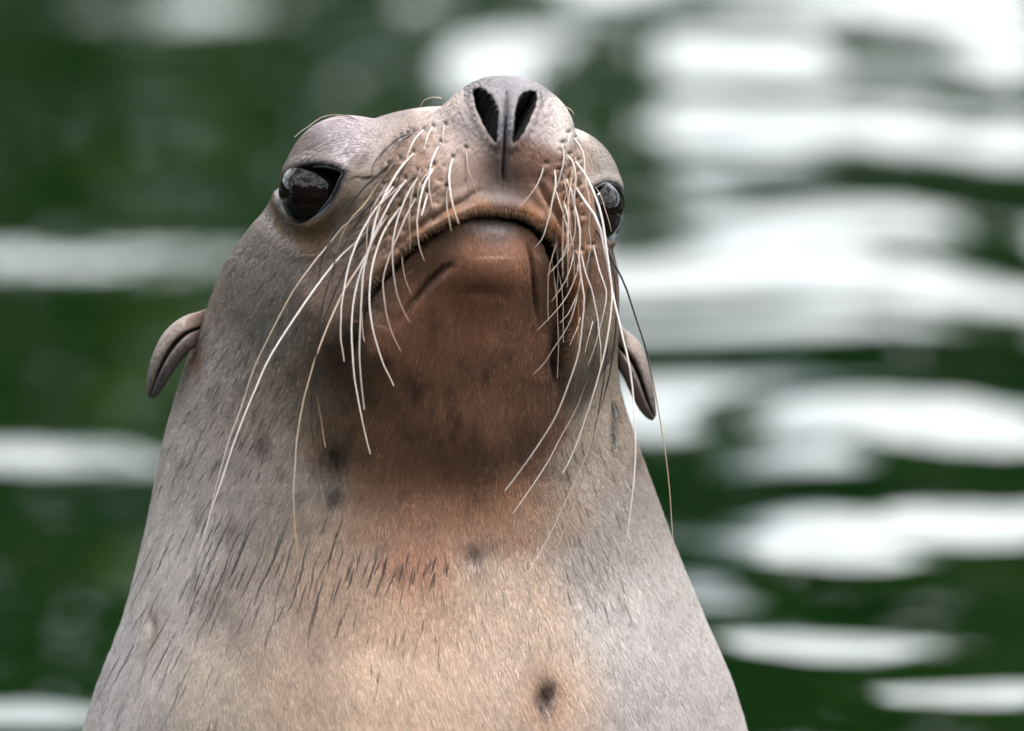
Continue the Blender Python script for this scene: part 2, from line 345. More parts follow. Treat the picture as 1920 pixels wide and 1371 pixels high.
# rings across a spine that bends from the upright neck into the raised muzzle, then a cap of rays at the nose
T0 = H(400, 20, 0)
NRING, NCAP, NTH = 300, 76, 420
ss = np.concatenate([np.linspace(2300, 1420, 30)[:-1], np.linspace(1420, 0, NRING - 29)])
tang = []; 
def tangent(s):
    w = sstep(0, 1, np.clip(s / 1250, 0, 1)) * .96 + .04 * np.clip(s / 1250, 0, 1)
    pit = pitch + (np.radians(88) - pitch) * w; yw = yaw
    rise = np.array([np.sin(yw) * np.cos(pit), -np.cos(yw) * np.cos(pit), np.sin(pit)])
    return rise
fine = np.linspace(0, 2300, 1151); pos = [T0]
for i in range(1150):
    pos.append(pos[-1] - tangent(fine[i]) * 2.0)
pos = np.array(pos)
spine = np.stack([np.interp(ss, fine, pos[:, k]) for k in range(3)], 1)
spine[:, 0] = np.where(ss > 900, spine[:, 0] + (778 - spine[:, 0]) * sstep(900, 1600, ss), spine[:, 0])
# angle round the ring, closer together on the side that faces the viewer (throat)
q = np.linspace(0, 1, NTH, endpoint=False)
def theta(q): return 2 * np.pi * q + .42 * np.sin(2 * np.pi * q)
orig, dirs = [], []
def frame(T):
    Rr = HR - T * (T @ HR); Rr /= np.linalg.norm(Rr); return Rr, np.cross(T, Rr)
th = theta(q)                    # q = 0 at the back of the animal, q = .5 at the throat
for i, s in enumerate(ss):
    Rr, Uu = frame(tangent(s))
    dirs.append(np.cos(th)[:, None] * Uu - np.sin(th)[:, None] * Rr); orig.append(np.repeat(spine[i][None], NTH, 0))
# measured so that th = pi points along -U (throat)
Rr, Uu = frame(HA)
for k in range(1, NCAP + 1):
    ph = np.pi / 2 * k / NCAP * .999
    side = np.cos(th)[:, None] * Uu - np.sin(th)[:, None] * Rr
    dirs.append(side * np.cos(ph) + HA * np.sin(ph)); orig.append(np.repeat(T0[None], NTH, 0))
orig = np.array(orig); dirs = np.array(dirs)
NR = len(orig)
lo = np.zeros((NR, NTH)); hi = np.full((NR, NTH), 900.)
for it in range(11):
    mid = (lo + hi) / 2; d = body(orig + dirs * mid[..., None])
    hi = np.where(d > 0, mid, hi); lo = np.where(d > 0, lo, mid)
dl = body(orig + dirs * lo[..., None]); dh = body(orig + dirs * hi[..., None])
rad = lo + (hi - lo) * np.clip(-dl / (dh - dl + 1e-9), 0, 1)
print('head cast', rad.min(), rad.max())
# refine the net
FR, FT = 2.55, 2.45
def up(arr, n, axis_, wrap):
    m = arr.shape[axis_]; x = np.linspace(0, m if wrap else m - 1, n, endpoint=not wrap)
    i = np.floor(x).astype(int); f = x - i
    if not wrap: i = np.minimum(i, m - 2); f = x - i
    def g(o):
        k = (i + o) % m if wrap else np.clip(i + o, 0, m - 1)
        return np.take(arr, k, axis=axis_)
    sh = [1] * arr.ndim; sh[axis_] = n; f = f.reshape(sh)
    a, b, c, d = g(-1), g(0), g(1), g(2)
    return .5 * (2 * b + (c - a) * f + (2 * a - 5 * b + 4 * c - d) * f * f + (3 * b - a - 3 * c + d) * f ** 3)
base = orig + dirs * rad[..., None]
nr, nth = int(NR * FR), int(NTH * FT)
base = up(up(base, nr, 0, False), nth, 1, True)
print('net', nr, nth, nr * nth)
def normals(G):
    du = np.empty_like(G); du[1:-1] = G[2:] - G[:-2]; du[0] = G[1] - G[0]; du[-1] = G[-1] - G[-2]
    dv = np.roll(G, -1, 1) - np.roll(G, 1, 1)
    n = np.cross(dv, du); n /= np.linalg.norm(n, axis=-1, keepdims=True) + 1e-9
    return n, du, dv
N, du, dv = normals(base)
if (N[:, :, 1][nr // 3, nth // 2]) > 0: N = -N
U, V = seen_at(base)
face = N[..., 1] < .15                            # turned to the viewer
G = base.copy()
disp = np.zeros(U.shape)
def region(poly, pad):
    p = np.asarray(poly); return face & (U > p[:, 0].min() - pad) & (U < p[:, 0].max() + pad) & (V > p[:, 1].min() - pad) & (V < p[:, 1].max() + pad)
def groove(poly, w, depth, ends=.08, lip=0, lipw=0):
    m = region(poly, 4 * max(w, lipw)); d, t = seg_dist(U[m], V[m], poly, True)
    e = np.clip(np.minimum(t, 1 - t) / ends, 0, 1) if ends else 1
    g = np.exp(-(d / w) ** 2) * e
    disp[m] -= depth * g
    if lip: disp[m] += lip * np.exp(-((d - lipw) / (lipw * .7)) ** 2) * e
def bump(cx, cy, rx, ry, h, rot=0, power=1):
    c, s_ = math.cos(math.radians(rot)), math.sin(math.radians(rot))
    x = ((U - cx) * c + (V - cy) * s_) / rx; y = (-(U - cx) * s_ + (V - cy) * c) / ry
    disp[face] += (h * np.exp(-(x * x + y * y) ** power))[face]
MOUTH = [(664,652),(672,600),(690,556),(716,522),(752,486),(798,447),(842,420),(885,405),(930,402),(975,410),(1013,430),(1038,460),(1053,500),(1062,550),(1062,610),(1054,665),(1047,715)]
CHIN_L = [(858,490),(832,505),(806,530),(778,566),(745,612)]
CHIN_R = [(990,452),(1000,490),(1003,530),(1006,566),(1012,620)]
# lower jaw set back behind the upper lip
m = region(MOUTH, 120); ins = inside(U[m], V[m], MOUTH + [(1060,800),(650,800)])
d_, t_ = seg_dist(U[m], V[m], MOUTH, True)
disp[m] -= np.where(ins, 17 * np.exp(-(d_ / 60) ** 2) * np.clip(np.minimum(t_, 1 - t_) / .1, 0, 1), 0)
disp[m] += np.where(~ins, 9 * np.exp(-((d_ - 16) / 16) ** 2) * np.clip(np.minimum(t_, 1 - t_) / .1, 0, 1), 0)
groove(MOUTH, 6.5, 26, .22)
bump(905, 500, 80, 62, 15)
bump(925, 432, 62, 22, 7)
groove(CHIN_L, 7, 10, .25); groove(CHIN_R, 6, 9, .25)
bump(800, 520, 34, 22, -5, -40); bump(905, 546, 40, 16, -4)
bump(660, 650, 22, 36, -16, 20); bump(1048, 690, 12, 50, -14)
# nose: pad, slit between the nostrils, nostrils
NOS_SCALE = .9
NOS_L = [(888,174),(899,172),(911,177),(922,186),(930,198),(935,214),(935,232),(932,250),(931,264),(924,257),(914,243),(903,224),(895,204),(889,186)]
NOS_R = [(1002,180),(992,178),(980,182),(971,191),(966,206),(963,224),(961,244),(961,267),(968,260),(978,246),(988,228),(996,210),(1003,194)]
def shift_pts(p, dx, dy): return [(x + dx, y + dy) for x, y in p]
bump(912, 215, 42, 70, 8, 8); bump(985, 215, 38, 66, 8, -8)
hole = np.zeros(U.shape); dark_in = np.zeros(U.shape)
for P_ in (NOS_L, NOS_R):
    c_ = np.mean(P_, axis=0); P_ = [(c_[0] + (x - c_[0]) * NOS_SCALE, y) for x, y in P_]
    m = region(P_, 30); d = sdist(U[m], V[m], P_) + 1.3 * vnoise(U[m] / 7, V[m] / 9, 41) + .8
    disp[m] += .9 * vnoise(U[m] / 6, V[m] / 6, 42) * np.exp(-(d / 40) ** 2)
    hole[m] = np.maximum(hole[m], sstep(1.5, -5, d)); dark_in[m] = np.maximum(dark_in[m], sstep(5, 2, d)); disp[m] += 5 * np.exp(-((d - 7) / 8) ** 2)
groove([(950,172),(948,215),(946,262),(944,300),(942,345)], 3.6, 9, .12, 2, 9)
groove([(942,168),(946,185)], 14, 7, 0)
bump(945, 378, 60, 22, 5)                              # front of the upper lip
for sx, cy in ((810, 330), (1048, 330)): bump(sx, cy, 62, 66, 9)
groove([(905,352),(870,378),(830,398),(780,430),(735,480)], 7, 7, .25, 4, 14); groove([(1004,335),(1022,372),(1046,408),(1062,450)], 6, 7, .25, 4, 12)
PITS = [w_[0][0] for w_ in WK if 700 < w_[0][0][0] < 1115 and w_[0][0][1] < 480]
for row in range(5):
    for k in range(5):
        PITS.append((835 - row * 26 - k * 6 + rng.normal(0, 5), 268 + k * 36 + row * 11 + rng.normal(0, 5)))
        if row < 3: PITS.append((1046 + row * 17 + k * 3 + rng.normal(0, 3), 282 + k * 26 + row * 8 + rng.normal(0, 4)))
for (px_, py_) in PITS:
    bump(px_ - 3, py_ + 8, 11, 9, 2.2, -30); bump(px_, py_ - 2, 4.5, 4, -3.6)
for k in range(34):                                     # fine wrinkles on the pads and beside the mouth
    x_, y_ = rng.normal(770, 60), rng.normal(390, 55); l_ = rng.uniform(18, 48)
    groove([(x_, y_), (x_ - l_ * .8, y_ + l_ * .5), (x_ - l_ * 1.4, y_ + l_ * 1.1)], 3, 1.6, .3)
# crease where the muzzle meets the brow and cheek
groove([(775,238),(725,275),(676,318),(652,362),(640,415),(622,470)], 16, 8, .25)
# eyes
EYE_L = [(529,356),(532,347),(542,332),(556,321),(570,315),(586,312),(602,312),(618,314),(632,318),(643,325),(637,338),(629,358),(618,376),(603,393),(590,402),(578,407),(564,406),(551,399),(541,390),(533,375)]
EYE_R = [(1112,352),(1124,347),(1138,344),(1152,347),(1162,357),(1167,372),(1168,392),(1164,412),(1157,430),(1148,444),(1140,446),(1132,436),(1124,415),(1116,385)]
m = region(EYE_L, 70); d = sdist(U[m], V[m], EYE_L)
sockL = np.zeros(U.shape); sockL[m] = sstep(3, -5, d)
disp[m] += 6 * np.exp(-((d - 12) / 12) ** 2); disp[m] -= 5 * np.exp(-((d - 46) / 18) ** 2) * (V[m] > 330)
m = region(EYE_R, 50); d = sdist(U[m], V[m], EYE_R)
sockR = np.zeros(U.shape); sockR[m] = sstep(3, -4, d)
disp[m] += 4 * np.exp(-((d - 9) / 9) ** 2)
bump(285, 1175, 10, 26, -8); bump(1022, 1308, 22, 34, -9); bump(893, 1045, 22, 24, -5); bump(625, 880, 26, 40, -5)
disp += face * (3.0 * vnoise(U / 70, V / 110, 5) + .5 * vnoise(U / 22, V / 40, 6)) * np.where(V > 480, 1, .35)
# the fur splits into dark wet cracks down the neck
crack = np.zeros(U.shape); STRANDS = []; STARTS = []
def add_cracks(n, cx, cy, rx, ry, l0, l1, slant, wd=1.5, strength=1.0):
    for k in range(n):
        for tries in range(12):
            x, y = cx + rx * 1.7 * rng.uniform(-1, 1), cy + ry * 1.7 * rng.uniform(-1, 1); L = rng.uniform(l0, l1)
            if all(abs(x - a_) > 8 + 4 * rng.uniform() or abs(y - b_) > 30 for a_, b_ in STARTS): break
        STARTS.append((x, y))
        sl = slant + (x - 800) * -.0006 + rng.normal(0, .06)
        pts = [(x, y)]
        L *= 1.1
        for s_ in range(3):
            pts.append((pts[-1][0] - L / 3 * (sl + rng.normal(0, .09)), pts[-1][1] + L / 3))
        m = region(pts, 5)
        if not m.any(): continue
        d, t = seg_dist(U[m], V[m], pts, True)
        if strength > .7: STRANDS.append((pts, wd * rng.uniform(.20, .40)))
        elif rng.uniform() < .8: STRANDS.append((pts, wd * .30))
        w = 1.0 * wd * rng.uniform(.7, 1.25) * np.sin(np.pi * np.clip(t * .9 + .06, 0, 1)) ** .6
        crack[m] = np.maximum(crack[m], sstep(w + .9, w - .5, d) * rng.uniform(.3, .75) * strength)
add_cracks(46, 490, 1050, 95, 50, 30, 110, .20)
add_cracks(22, 330, 1000, 50, 110, 30, 120, .20, 1.3)
add_cracks(16, 300, 1240, 70, 70, 25, 90, .13, 1.2)
add_cracks(26, 750, 1052, 58, 12, 22, 52, .24, 1.9)
add_cracks(14, 640, 1160, 110, 70, 20, 70, .15, 1.2)
add_cracks(90, 450, 600, 70, 110, 10, 26, .40, 1.4, .6)
add_cracks(60, 400, 780, 60, 90, 12, 34, .30, 1.3, .55)
add_cracks(45, 1110, 960, 40, 100, 14, 44, -.12, 1.2, .6)
add_cracks(40, 900, 1120, 140, 60, 10, 36, .02, 1.0, .5)
add_cracks(6, 1145, 790, 3, 26, 24, 44, .03, 3, .9)
disp -= 2.2 * np.where(crack > .62, crack, 0)
disp *= sstep(.15, -.2, N[..., 1])
N2 = N
G += N2 * disp[..., None]
G += (-HA * 85 + HU * 6) * hole[..., None]
G += N2 * (-64 * sockL)[..., None]
G += (-HA * .35 + HR * -.8)[None, None] * (40 * sockR)[..., None]

# ------------------------------------------------------------------ pigment of the coat, with some light and shade painted in
PIG_LIGHT = [ # seen at, spread, colour; brow top and nose side carry painted highlights
 (300,1000,130,(186,178,175)),(240,1250,120,(170,162,160)),(430,900,110,(158,147,140)),(420,640,90,(146,137,132)),(470,520,70,(130,119,113)),(390,560,50,(136,118,108)),
 (520,760,80,(138,122,110)),(560,960,80,(144,126,112)),(480,1120,90,(150,135,126)),(620,1120,90,(160,134,116)),(400,1290,90,(172,155,141)),(560,1280,90,(170,146,128)),
 (780,1070,44,(164,118,96)),(780,1150,80,(180,147,124)),(760,1290,110,(198,171,150)),(950,1150,90,(184,160,142)),(1010,1300,100,(192,169,152)),
 (1150,1000,90,(152,142,138)),(1120,900,60,(142,128,118)),(1200,1150,100,(184,176,173)),(1260,1300,120,(176,168,166)),(1130,760,50,(150,134,122)),(1120,620,30,(138,120,106)),
 (800,975,60,(140,102,82)),(960,965,50,(138,102,80)),(690,955,50,(132,101,82)),(1060,960,50,(140,116,96)),
 (800,700,90,(126,86,66)),(900,830,90,(132,92,73)),(740,850,70,(134,95,76)),(1000,760,50,(114,78,60)),(880,600,70,(132,88,66)),(960,650,50,(124,84,64)),
 (900,520,50,(122,78,57)),(930,470,40,(132,90,68)),(930,430,26,(112,100,98)),(810,480,40,(112,78,60)),(1035,560,34,(104,70,54)),(640,720,60,(104,77,62)),(620,820,50,(122,94,74)),
 (640,560,50,(126,102,88)),(740,430,50,(138,108,90)),(800,350,60,(158,130,114)),(760,300,46,(136,108,92)),(690,340,36,(122,106,92)),(640,440,36,(118,102,90)),
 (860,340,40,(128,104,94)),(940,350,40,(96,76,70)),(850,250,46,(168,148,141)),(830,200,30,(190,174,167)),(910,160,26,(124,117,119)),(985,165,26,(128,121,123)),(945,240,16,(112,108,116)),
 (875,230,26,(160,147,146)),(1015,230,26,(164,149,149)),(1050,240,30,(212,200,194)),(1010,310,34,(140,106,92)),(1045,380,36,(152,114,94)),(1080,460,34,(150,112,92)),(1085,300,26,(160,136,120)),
 (900,388,14,(138,92,58)),(985,398,14,(138,92,58)),(1030,430,14,(146,96,62)),(850,404,14,(150,102,70)),(790,436,14,(140,96,70)),(1068,520,14,(150,96,62)),
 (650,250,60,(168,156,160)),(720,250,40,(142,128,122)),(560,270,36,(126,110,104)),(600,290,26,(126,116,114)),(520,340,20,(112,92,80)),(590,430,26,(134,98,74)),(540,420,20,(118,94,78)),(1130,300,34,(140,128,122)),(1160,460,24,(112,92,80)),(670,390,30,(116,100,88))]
gu, gv = np.meshgrid(np.arange(-200, 2140, 6.), np.arange(0, 1800, 6.))
num = np.zeros(gu.shape + (3,)); den = np.full(gu.shape, 1e-9)
for x, y, sp, c in PIG_LIGHT:
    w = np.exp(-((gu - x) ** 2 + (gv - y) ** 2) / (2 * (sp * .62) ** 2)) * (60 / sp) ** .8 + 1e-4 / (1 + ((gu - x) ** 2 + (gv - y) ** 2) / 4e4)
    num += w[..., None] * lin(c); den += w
pig_light_map = num / den[..., None]
def sample_map(M, u, v):
    x = np.clip((u + 200) / 6, 0, M.shape[1] - 1.01); y = np.clip(v / 6, 0, M.shape[0] - 1.01)
    i = y.astype(int); j = x.astype(int); fy = (y - i)[..., None]; fx = (x - j)[..., None]
    return (M[i, j] * (1 - fx) + M[i, j + 1] * fx) * (1 - fy) + (M[i + 1, j] * (1 - fx) + M[i + 1, j + 1] * fx) * fy
U2, V2 = U, V
col = sample_map(pig_light_map, U2, V2)
def stain_or_shade(cx, cy, rx, ry, c, amt, rot=0, power=1.0, rough=.35):
    c_, s_ = math.cos(math.radians(rot)), math.sin(math.radians(rot))
    x = ((U - cx) * c_ + (V - cy) * s_) / rx; y = (-(U - cx) * s_ + (V - cy) * c_) / ry
    r2 = x * x + y * y + rough * vnoise(U / 7, V / 16, int(cx))
    w = (amt * np.exp(-np.clip(r2, 0, 50) ** power) * face)[..., None]
    col[:] = col * (1 - w) + lin(c) * w
stain_or_shade(1022, 1306, 42, 56, (172,118,88), .6); stain_or_shade(1022, 1304, 22, 38, (46,28,24), 1.0, 8, 1.8)
stain_or_shade(893, 1043, 26, 30, (70,48,42), .85); stain_or_shade(625, 862, 32, 46, (36,26,22), .9, 15); stain_or_shade(627, 930, 22, 26, (38,27,22), .85)
stain_or_shade(288, 1178, 9, 24, (66,46,34), .9, 0, 1.5); stain_or_shade(290, 1175, 26, 48, (166,142,120), .35); stain_or_shade(590, 1225, 20, 22, (126,94,84), .5); stain_or_shade(1166, 1140, 12, 24, (126,108,104), .55)
stain_or_shade(650, 650, 26, 50, (44,32,26), .8, 20); stain_or_shade(1046, 690, 16, 62, (40,28,23), .85); stain_or_shade(780, 735, 22, 26, (52,36,32), .6); stain_or_shade(912, 868, 34, 30, (48,32,28), .5); stain_or_shade(990, 840, 40, 50, (60,42,34), .5)  # the first two paint the shadow of the mouth corners into the coat
stain_or_shade(436, 1000, 14, 26, (70,56,50), .6); stain_or_shade(480, 632, 16, 20, (66,60,60), .6); stain_or_shade(456, 585, 14, 14, (74,68,68), .5); stain_or_shade(405, 740, 10, 34, (78,72,72), .5); stain_or_shade(1147, 790, 6, 34, (52,42,40), .85); stain_or_shade(1098, 1090, 44, 40, (140,126,118), .4)
stain_or_shade(370, 668, 16, 32, (124,78,56), .75); stain_or_shade(362, 640, 10, 16, (92,56,42), .6)
stain_or_shade(926, 628, 9, 9, (168,126,104), .8); stain_or_shade(912, 876, 6, 6, (160,130,116), .7); stain_or_shade(910, 690, 90, 40, (104,74,60), .4)
for k in range(60):
    stain_or_shade(rng.normal(820, 130), rng.normal(760, 110), rng.uniform(6, 16), rng.uniform(8, 22), (54,34,28), rng.uniform(.25, .6))
for k in range(70):
    stain_or_shade(rng.uniform(350, 600), rng.uniform(450, 1000), rng.uniform(4, 10), rng.uniform(8, 20), (80,72,70), rng.uniform(.15, .5), 25)
stain_or_shade(950, 170, 40, 34, (114,109,116), .5); stain_or_shade(944, 275, 22, 32, (84,78,84), .6); stain_or_shade(942, 310, 10, 34, (70,58,58), .5)
m = region(MOUTH, 40); d_, t_ = seg_dist(U[m], V[m], MOUTH, True)
outl = ~inside(U[m], V[m], MOUTH + [(1060,800),(650,800)])
w = (outl * np.exp(-((d_ - 13) / 8) ** 2) * (.10 + .30 * np.exp(-((U[m] - 960) / 70) ** 2) + .4 * (U[m] > 1040)) * np.clip(np.minimum(t_, 1 - t_) / .15, 0, 1))[:, None]
col[m] = col[m] * (1 - w) + lin((166,106,62)) * w
w = (sstep(9, 3.5, d_) * (.35 + .62 * np.clip(np.minimum(t_, 1 - t_) / .24, 0, 1)))[:, None]; col[m] = col[m] * (1 - w) + np.array([.006, .005, .005]) * w
for cr_, ww in ((CHIN_L, 5), (CHIN_R, 3)):
    m = region(cr_, 40); d_, t_ = seg_dist(U[m], V[m], cr_, True)
    w = (sstep(ww + 5, 1, d_) * np.sin(np.pi * np.clip(t_ * .7 + .2, 0, 1)) * (.62 if cr_ is CHIN_L else .5) * np.clip(np.minimum(t_, 1 - t_) / .3, 0, 1))[:, None]; col[m] = col[m] * (1 - w) + np.array([.012, .008, .007]) * w
m = region([(950,172),(942,345)], 20); d_ = seg_dist(U[m], V[m], [(950,172),(948,215),(946,262),(944,300),(942,345)])
w = sstep(4.0, .8, d_)[:, None] * .85 * (.7 + .3 * vnoise(V[m] / 14, U[m] * 0, 9))[:, None]; col[m] = col[m] * (1 - w) + np.array([.008, .007, .008]) * w
w = dark_in[..., None]; col = col * (1 - w) + np.array([.004, .003, .003]) * w
for E_ in (EYE_L, EYE_R):
    m = region(E_, 40); d = sdist(U[m], V[m], E_)
    cy = np.mean([p[1] for p in E_])
    low = sstep(4, 36, V[m] - cy - .25 * (U[m] - np.mean([p[0] for p in E_])))[:, None]
    rimc = np.array([.012, .012, .016]) * (1 - low) + lin((66,68,78)) * low
    w = (sstep(14 if E_ is EYE_L else 8, 4, d) * .95)[:, None]; col[m] = col[m] * (1 - w) + rimc * w
    w = (sstep(0, -4, d))[:, None]; col[m] = col[m] * (1 - w) + np.array([.006, .005, .006]) * w
for w_ in WK:
    if 700 < w_[0][0][0] < 1110 and w_[0][0][1] < 440: stain_or_shade(w_[0][0][0] + 1, w_[0][0][1] - 4, 4.5, 6, (44,32,28), .85, 20, 1.0, .1)
for k in range(26): stain_or_shade(rng.normal(790, 45), rng.normal(320, 50), 3, 4, (52,38,34), .75, 0, 1.0, .1)
for k in range(14): stain_or_shade(rng.normal(1062, 20), rng.normal(320, 50), 3, 4, (52,38,34), .75, 0, 1.0, .1)
col = col * (1 - .93 * crack[..., None])

# ------------------------------------------------------------------ body mesh
skin, t, p = new_mat('sea_lion_skin')
a1 = t.nodes.new('ShaderNodeAttribute'); a1.attribute_name = 'pigment'
a2 = t.nodes.new('ShaderNodeAttribute'); a2.attribute_name = 'lie'
n1 = t.nodes.new('ShaderNodeTexNoise'); n1.inputs['Scale'].default_value = 1; n1.inputs['Detail'].default_value = 3
m1 = t.nodes.new('ShaderNodeMapping'); m1.inputs['Scale'].default_value = (.030, .34, 1)
t.links.new(a2.outputs['Vector'], m1.inputs[0]); t.links.new(m1.outputs[0], n1.inputs['Vector'])
r1 = t.nodes.new('ShaderNodeMapRange'); r1.inputs[1].default_value = .3; r1.inputs[2].default_value = .7; r1.inputs[3].default_value = .62; r1.inputs[4].default_value = 1.3
t.links.new(n1.outputs[0], r1.inputs[0])
mul = t.nodes.new('ShaderNodeVectorMath'); mul.operation = 'SCALE'
t.links.new(a1.outputs['Color'], mul.inputs[0]); t.links.new(r1.outputs[0], mul.inputs[3]); t.links.new(mul.outputs[0], p.inputs['Base Color'])
p.inputs['Roughness'].default_value = .45
rs = t.nodes.new('ShaderNodeMapRange'); rs.inputs[1].default_value = .01; rs.inputs[2].default_value = .08; rs.inputs[3].default_value = .0; rs.inputs[4].default_value = .45
t.links.new(a1.outputs['Fac'], rs.inputs[0]); t.links.new(rs.outputs[0], p.inputs['Specular IOR Level'])
p.inputs['Sheen Weight'].default_value = .06
bp = t.nodes.new('ShaderNodeBump'); bp.inputs['Strength'].default_value = .35; bp.inputs['Distance'].default_value = .0006
t.links.new(n1.outputs[0], bp.inputs['Height']); t.links.new(bp.outputs[0], p.inputs['Normal'])

lie_u = np.cumsum(np.r_[np.zeros((1, nth)), np.linalg.norm(np.diff(base, axis=0), axis=-1)], axis=0)
lie_u = np.repeat(lie_u[:, nth // 2][:, None], nth, 1)
lie_v = np.repeat((np.arange(nth) / nth * 1600)[None], nr, 0)
W = to_world(G.reshape(-1, 3))
foot = np.array([W[0:nth, 0].mean(), W[0:nth, 1].mean(), 0.0])
faces = grid_faces(nr, nth, True)
body_o = link_mesh('sea_lion', np.vstack([W, W[:nth].mean(0), W[-nth:].mean(0)]), faces, skin)
me = body_o.data
pig = np.vstack([col.reshape(-1, 3), col[0, :1], col[-1, :1]])
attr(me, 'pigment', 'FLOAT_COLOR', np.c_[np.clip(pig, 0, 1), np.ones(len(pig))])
attr(me, 'lie', 'FLOAT_VECTOR', np.vstack([np.stack([lie_u, lie_v, np.zeros_like(lie_u)], -1).reshape(-1, 3), np.zeros((2, 3))]))
import bmesh
body_o['label'] = 'brown and grey sea lion raising its whiskered chin out of the green pool'
body_o['category'] = 'sea lion'

# ------------------------------------------------------------------ depth of the surface as seen from the front (for rooting whiskers)
NG, DU_, DV_ = normals(G)
if (NG[:, :, 1][nr // 3, nth // 2]) > 0: NG = -NG
GU, GV = seen_at(G)
bw, bh = 640, 560
dep = np.full((bh, bw), 1e6)
bi = (GV / 3).astype(int); bj = (GU / 3).astype(int)
ok = (bi >= 0) & (bi < bh) & (bj >= 0) & (bj < bw)
np.minimum.at(dep, (bi[ok], bj[ok]), G[..., 1][ok])
for it in range(2):
    e = np.minimum.reduce([np.roll(dep, s, a) for s in (-1, 1) for a in (0, 1)]); dep = np.where(dep > 1e5, e, dep)
def surf(u, v):
    i = np.clip((np.asarray(v) / 3).astype(int), 0, bh - 1); j = np.clip((np.asarray(u) / 3).astype(int), 0, bw - 1)
    return dep[i, j]
def nearest_depth(u, v):
    k = np.argmin((GU - u) ** 2 + (GV - v) ** 2 + 1e5 * (GV > 1500)); return G[..., 1].ravel()[k]

# ------------------------------------------------------------------ fur: short hairs lying back from the nose
tang_t = -DU_ / (np.linalg.norm(DU_, axis=-1, keepdims=True) + 1e-9)
_, bu_, bv_ = normals(base)
area = np.linalg.norm(bu_, axis=-1) * np.linalg.norm(bv_, axis=-1)
stretch = np.maximum(np.linalg.norm(DU_, axis=-1) / (np.linalg.norm(bu_, axis=-1) + 1e-6), np.linalg.norm(DV_, axis=-1) / (np.linalg.norm(bv_, axis=-1) + 1e-6))
area *= sstep(2.2, 1.7, stretch)
wt = area * (NG[..., 1] < .3) * (GV < 1430) * (GV > 0)
wt *= (1 - sstep(.02, .3, hole)) * (1 - np.clip(sockL * 3, 0, 1)) * (1 - np.clip(sockR * 3, 0, 1)) * (1 - np.clip(crack * 2.0 - .3, 0, 1))
m = region(MOUTH, 40); d_ = seg_dist(U[m], V[m], MOUTH); wt[m] *= sstep(5, 10, d_)
m = region([(950,172),(942,345)], 20); d_ = seg_dist(U[m], V[m], [(950,172),(948,215),(946,262),(944,300),(942,345)]); wt[m] *= sstep(2, 5, d_)
for E_ in (EYE_L, EYE_R):
    m = region(E_, 30); d_ = sdist(U[m], V[m], E_); wt[m] *= sstep(6, 12, d_)
nose_bare = np.exp(-(((U - 946) / 62) ** 2 + ((V - 205) / 62) ** 2) ** 2); wt *= 1 - .75 * nose_bare
cdf = np.cumsum(wt.ravel()); NH = 330000
pick = np.searchsorted(cdf, rng.uniform(0, cdf[-1], NH)); pick = np.minimum(pick, nr * nth - 1)
pu, pv = GU.ravel()[pick], GV.ravel()[pick]
jit = rng.uniform(-1, 1, (NH, 2))
root = G.reshape(-1, 3)[pick] + DU_.reshape(-1, 3)[pick] * jit[:, :1] * .5 + DV_.reshape(-1, 3)[pick] * jit[:, 1:] * .5
nn = NG.reshape(-1, 3)[pick]; tt = tang_t.reshape(-1, 3)[pick]; bb = np.cross(nn, tt)
lu, lv = lie_u.ravel()[pick], lie_v.ravel()[pick]
clump = vnoise(lu / 26, lv / 7, 31); clump2 = vnoise(lu / 60, lv / 22, 32)
muz = sstep(560, 380, pv) * sstep(600, 700, pu)
Lh = (13 - 5.5 * muz + 5 * sstep(900, 1100, pv)) * (1 - .65 * np.maximum(np.exp(-(((pu - 1148) / 60) ** 2 + ((pv - 395) / 85) ** 2) ** 2), np.exp(-(((pu - 586) / 85) ** 2 + ((pv - 362) / 75) ** 2) ** 2))) * rng.uniform(.6, 1.25, NH)
swing = rng.normal(0, .09, NH) + .07 * clump + .08 * clump2
lift = np.clip(rng.normal(.06, .035, NH), .01, .25) + .05 * np.maximum(clump, 0)
hd = tt * np.cos(swing)[:, None] + bb * np.sin(swing)[:, None]
p0 = root - nn * .4; p1 = root + (hd + nn * lift[:, None]) * (Lh * .5)[:, None]; p2 = root + (hd * 1.0 + nn * lift[:, None] * .75) * Lh[:, None] + np.array([0, 0, -.06]) * Lh[:, None]
pts = np.stack([p0, p1, p2], 1)
cmap = np.zeros((1380, 1930)); ci = np.clip(np.round(GV).astype(int), 0, 1379); cj = np.clip(np.round(GU).astype(int), 0, 1929)
front = NG[..., 1] < .1
np.maximum.at(cmap, (ci[front], cj[front]), crack[front])
keep = np.ones(NH, bool)
for q_ in (p1, p2):
    xu, xv = seen_at(q_); keep &= cmap[np.clip(np.round(xv).astype(int), 0, 1379), np.clip(np.round(xu).astype(int), 0, 1929)] < .5
NH = int(keep.sum()); pts = pts[keep]; pick = pick[keep]; clump = clump[keep]; clump2 = clump2[keep]
rw = rng.uniform(.30, .48, NH)
rads = np.stack([rw, rw * .85, rw * .25], 1).ravel()
NS = 9; spts, srad = [], []
for p_, w_ in STRANDS:
    q_ = smooth_line(p_, NS); yy_ = surf(q_[:, 0], q_[:, 1])
    if yy_.max() > 1e5: continue
    c_ = np.polyfit(np.linspace(0, 1, NS), yy_, 2); yy_ = np.polyval(c_, np.linspace(0, 1, NS))
    spts.append(unsee(q_[:, 0], q_[:, 1], yy_ - 1.6)); srad.append(w_ * np.sin(np.pi * np.linspace(.06, .97, NS)) ** .7)
ml_ = smooth_line(MOUTH, 400); lipc = []
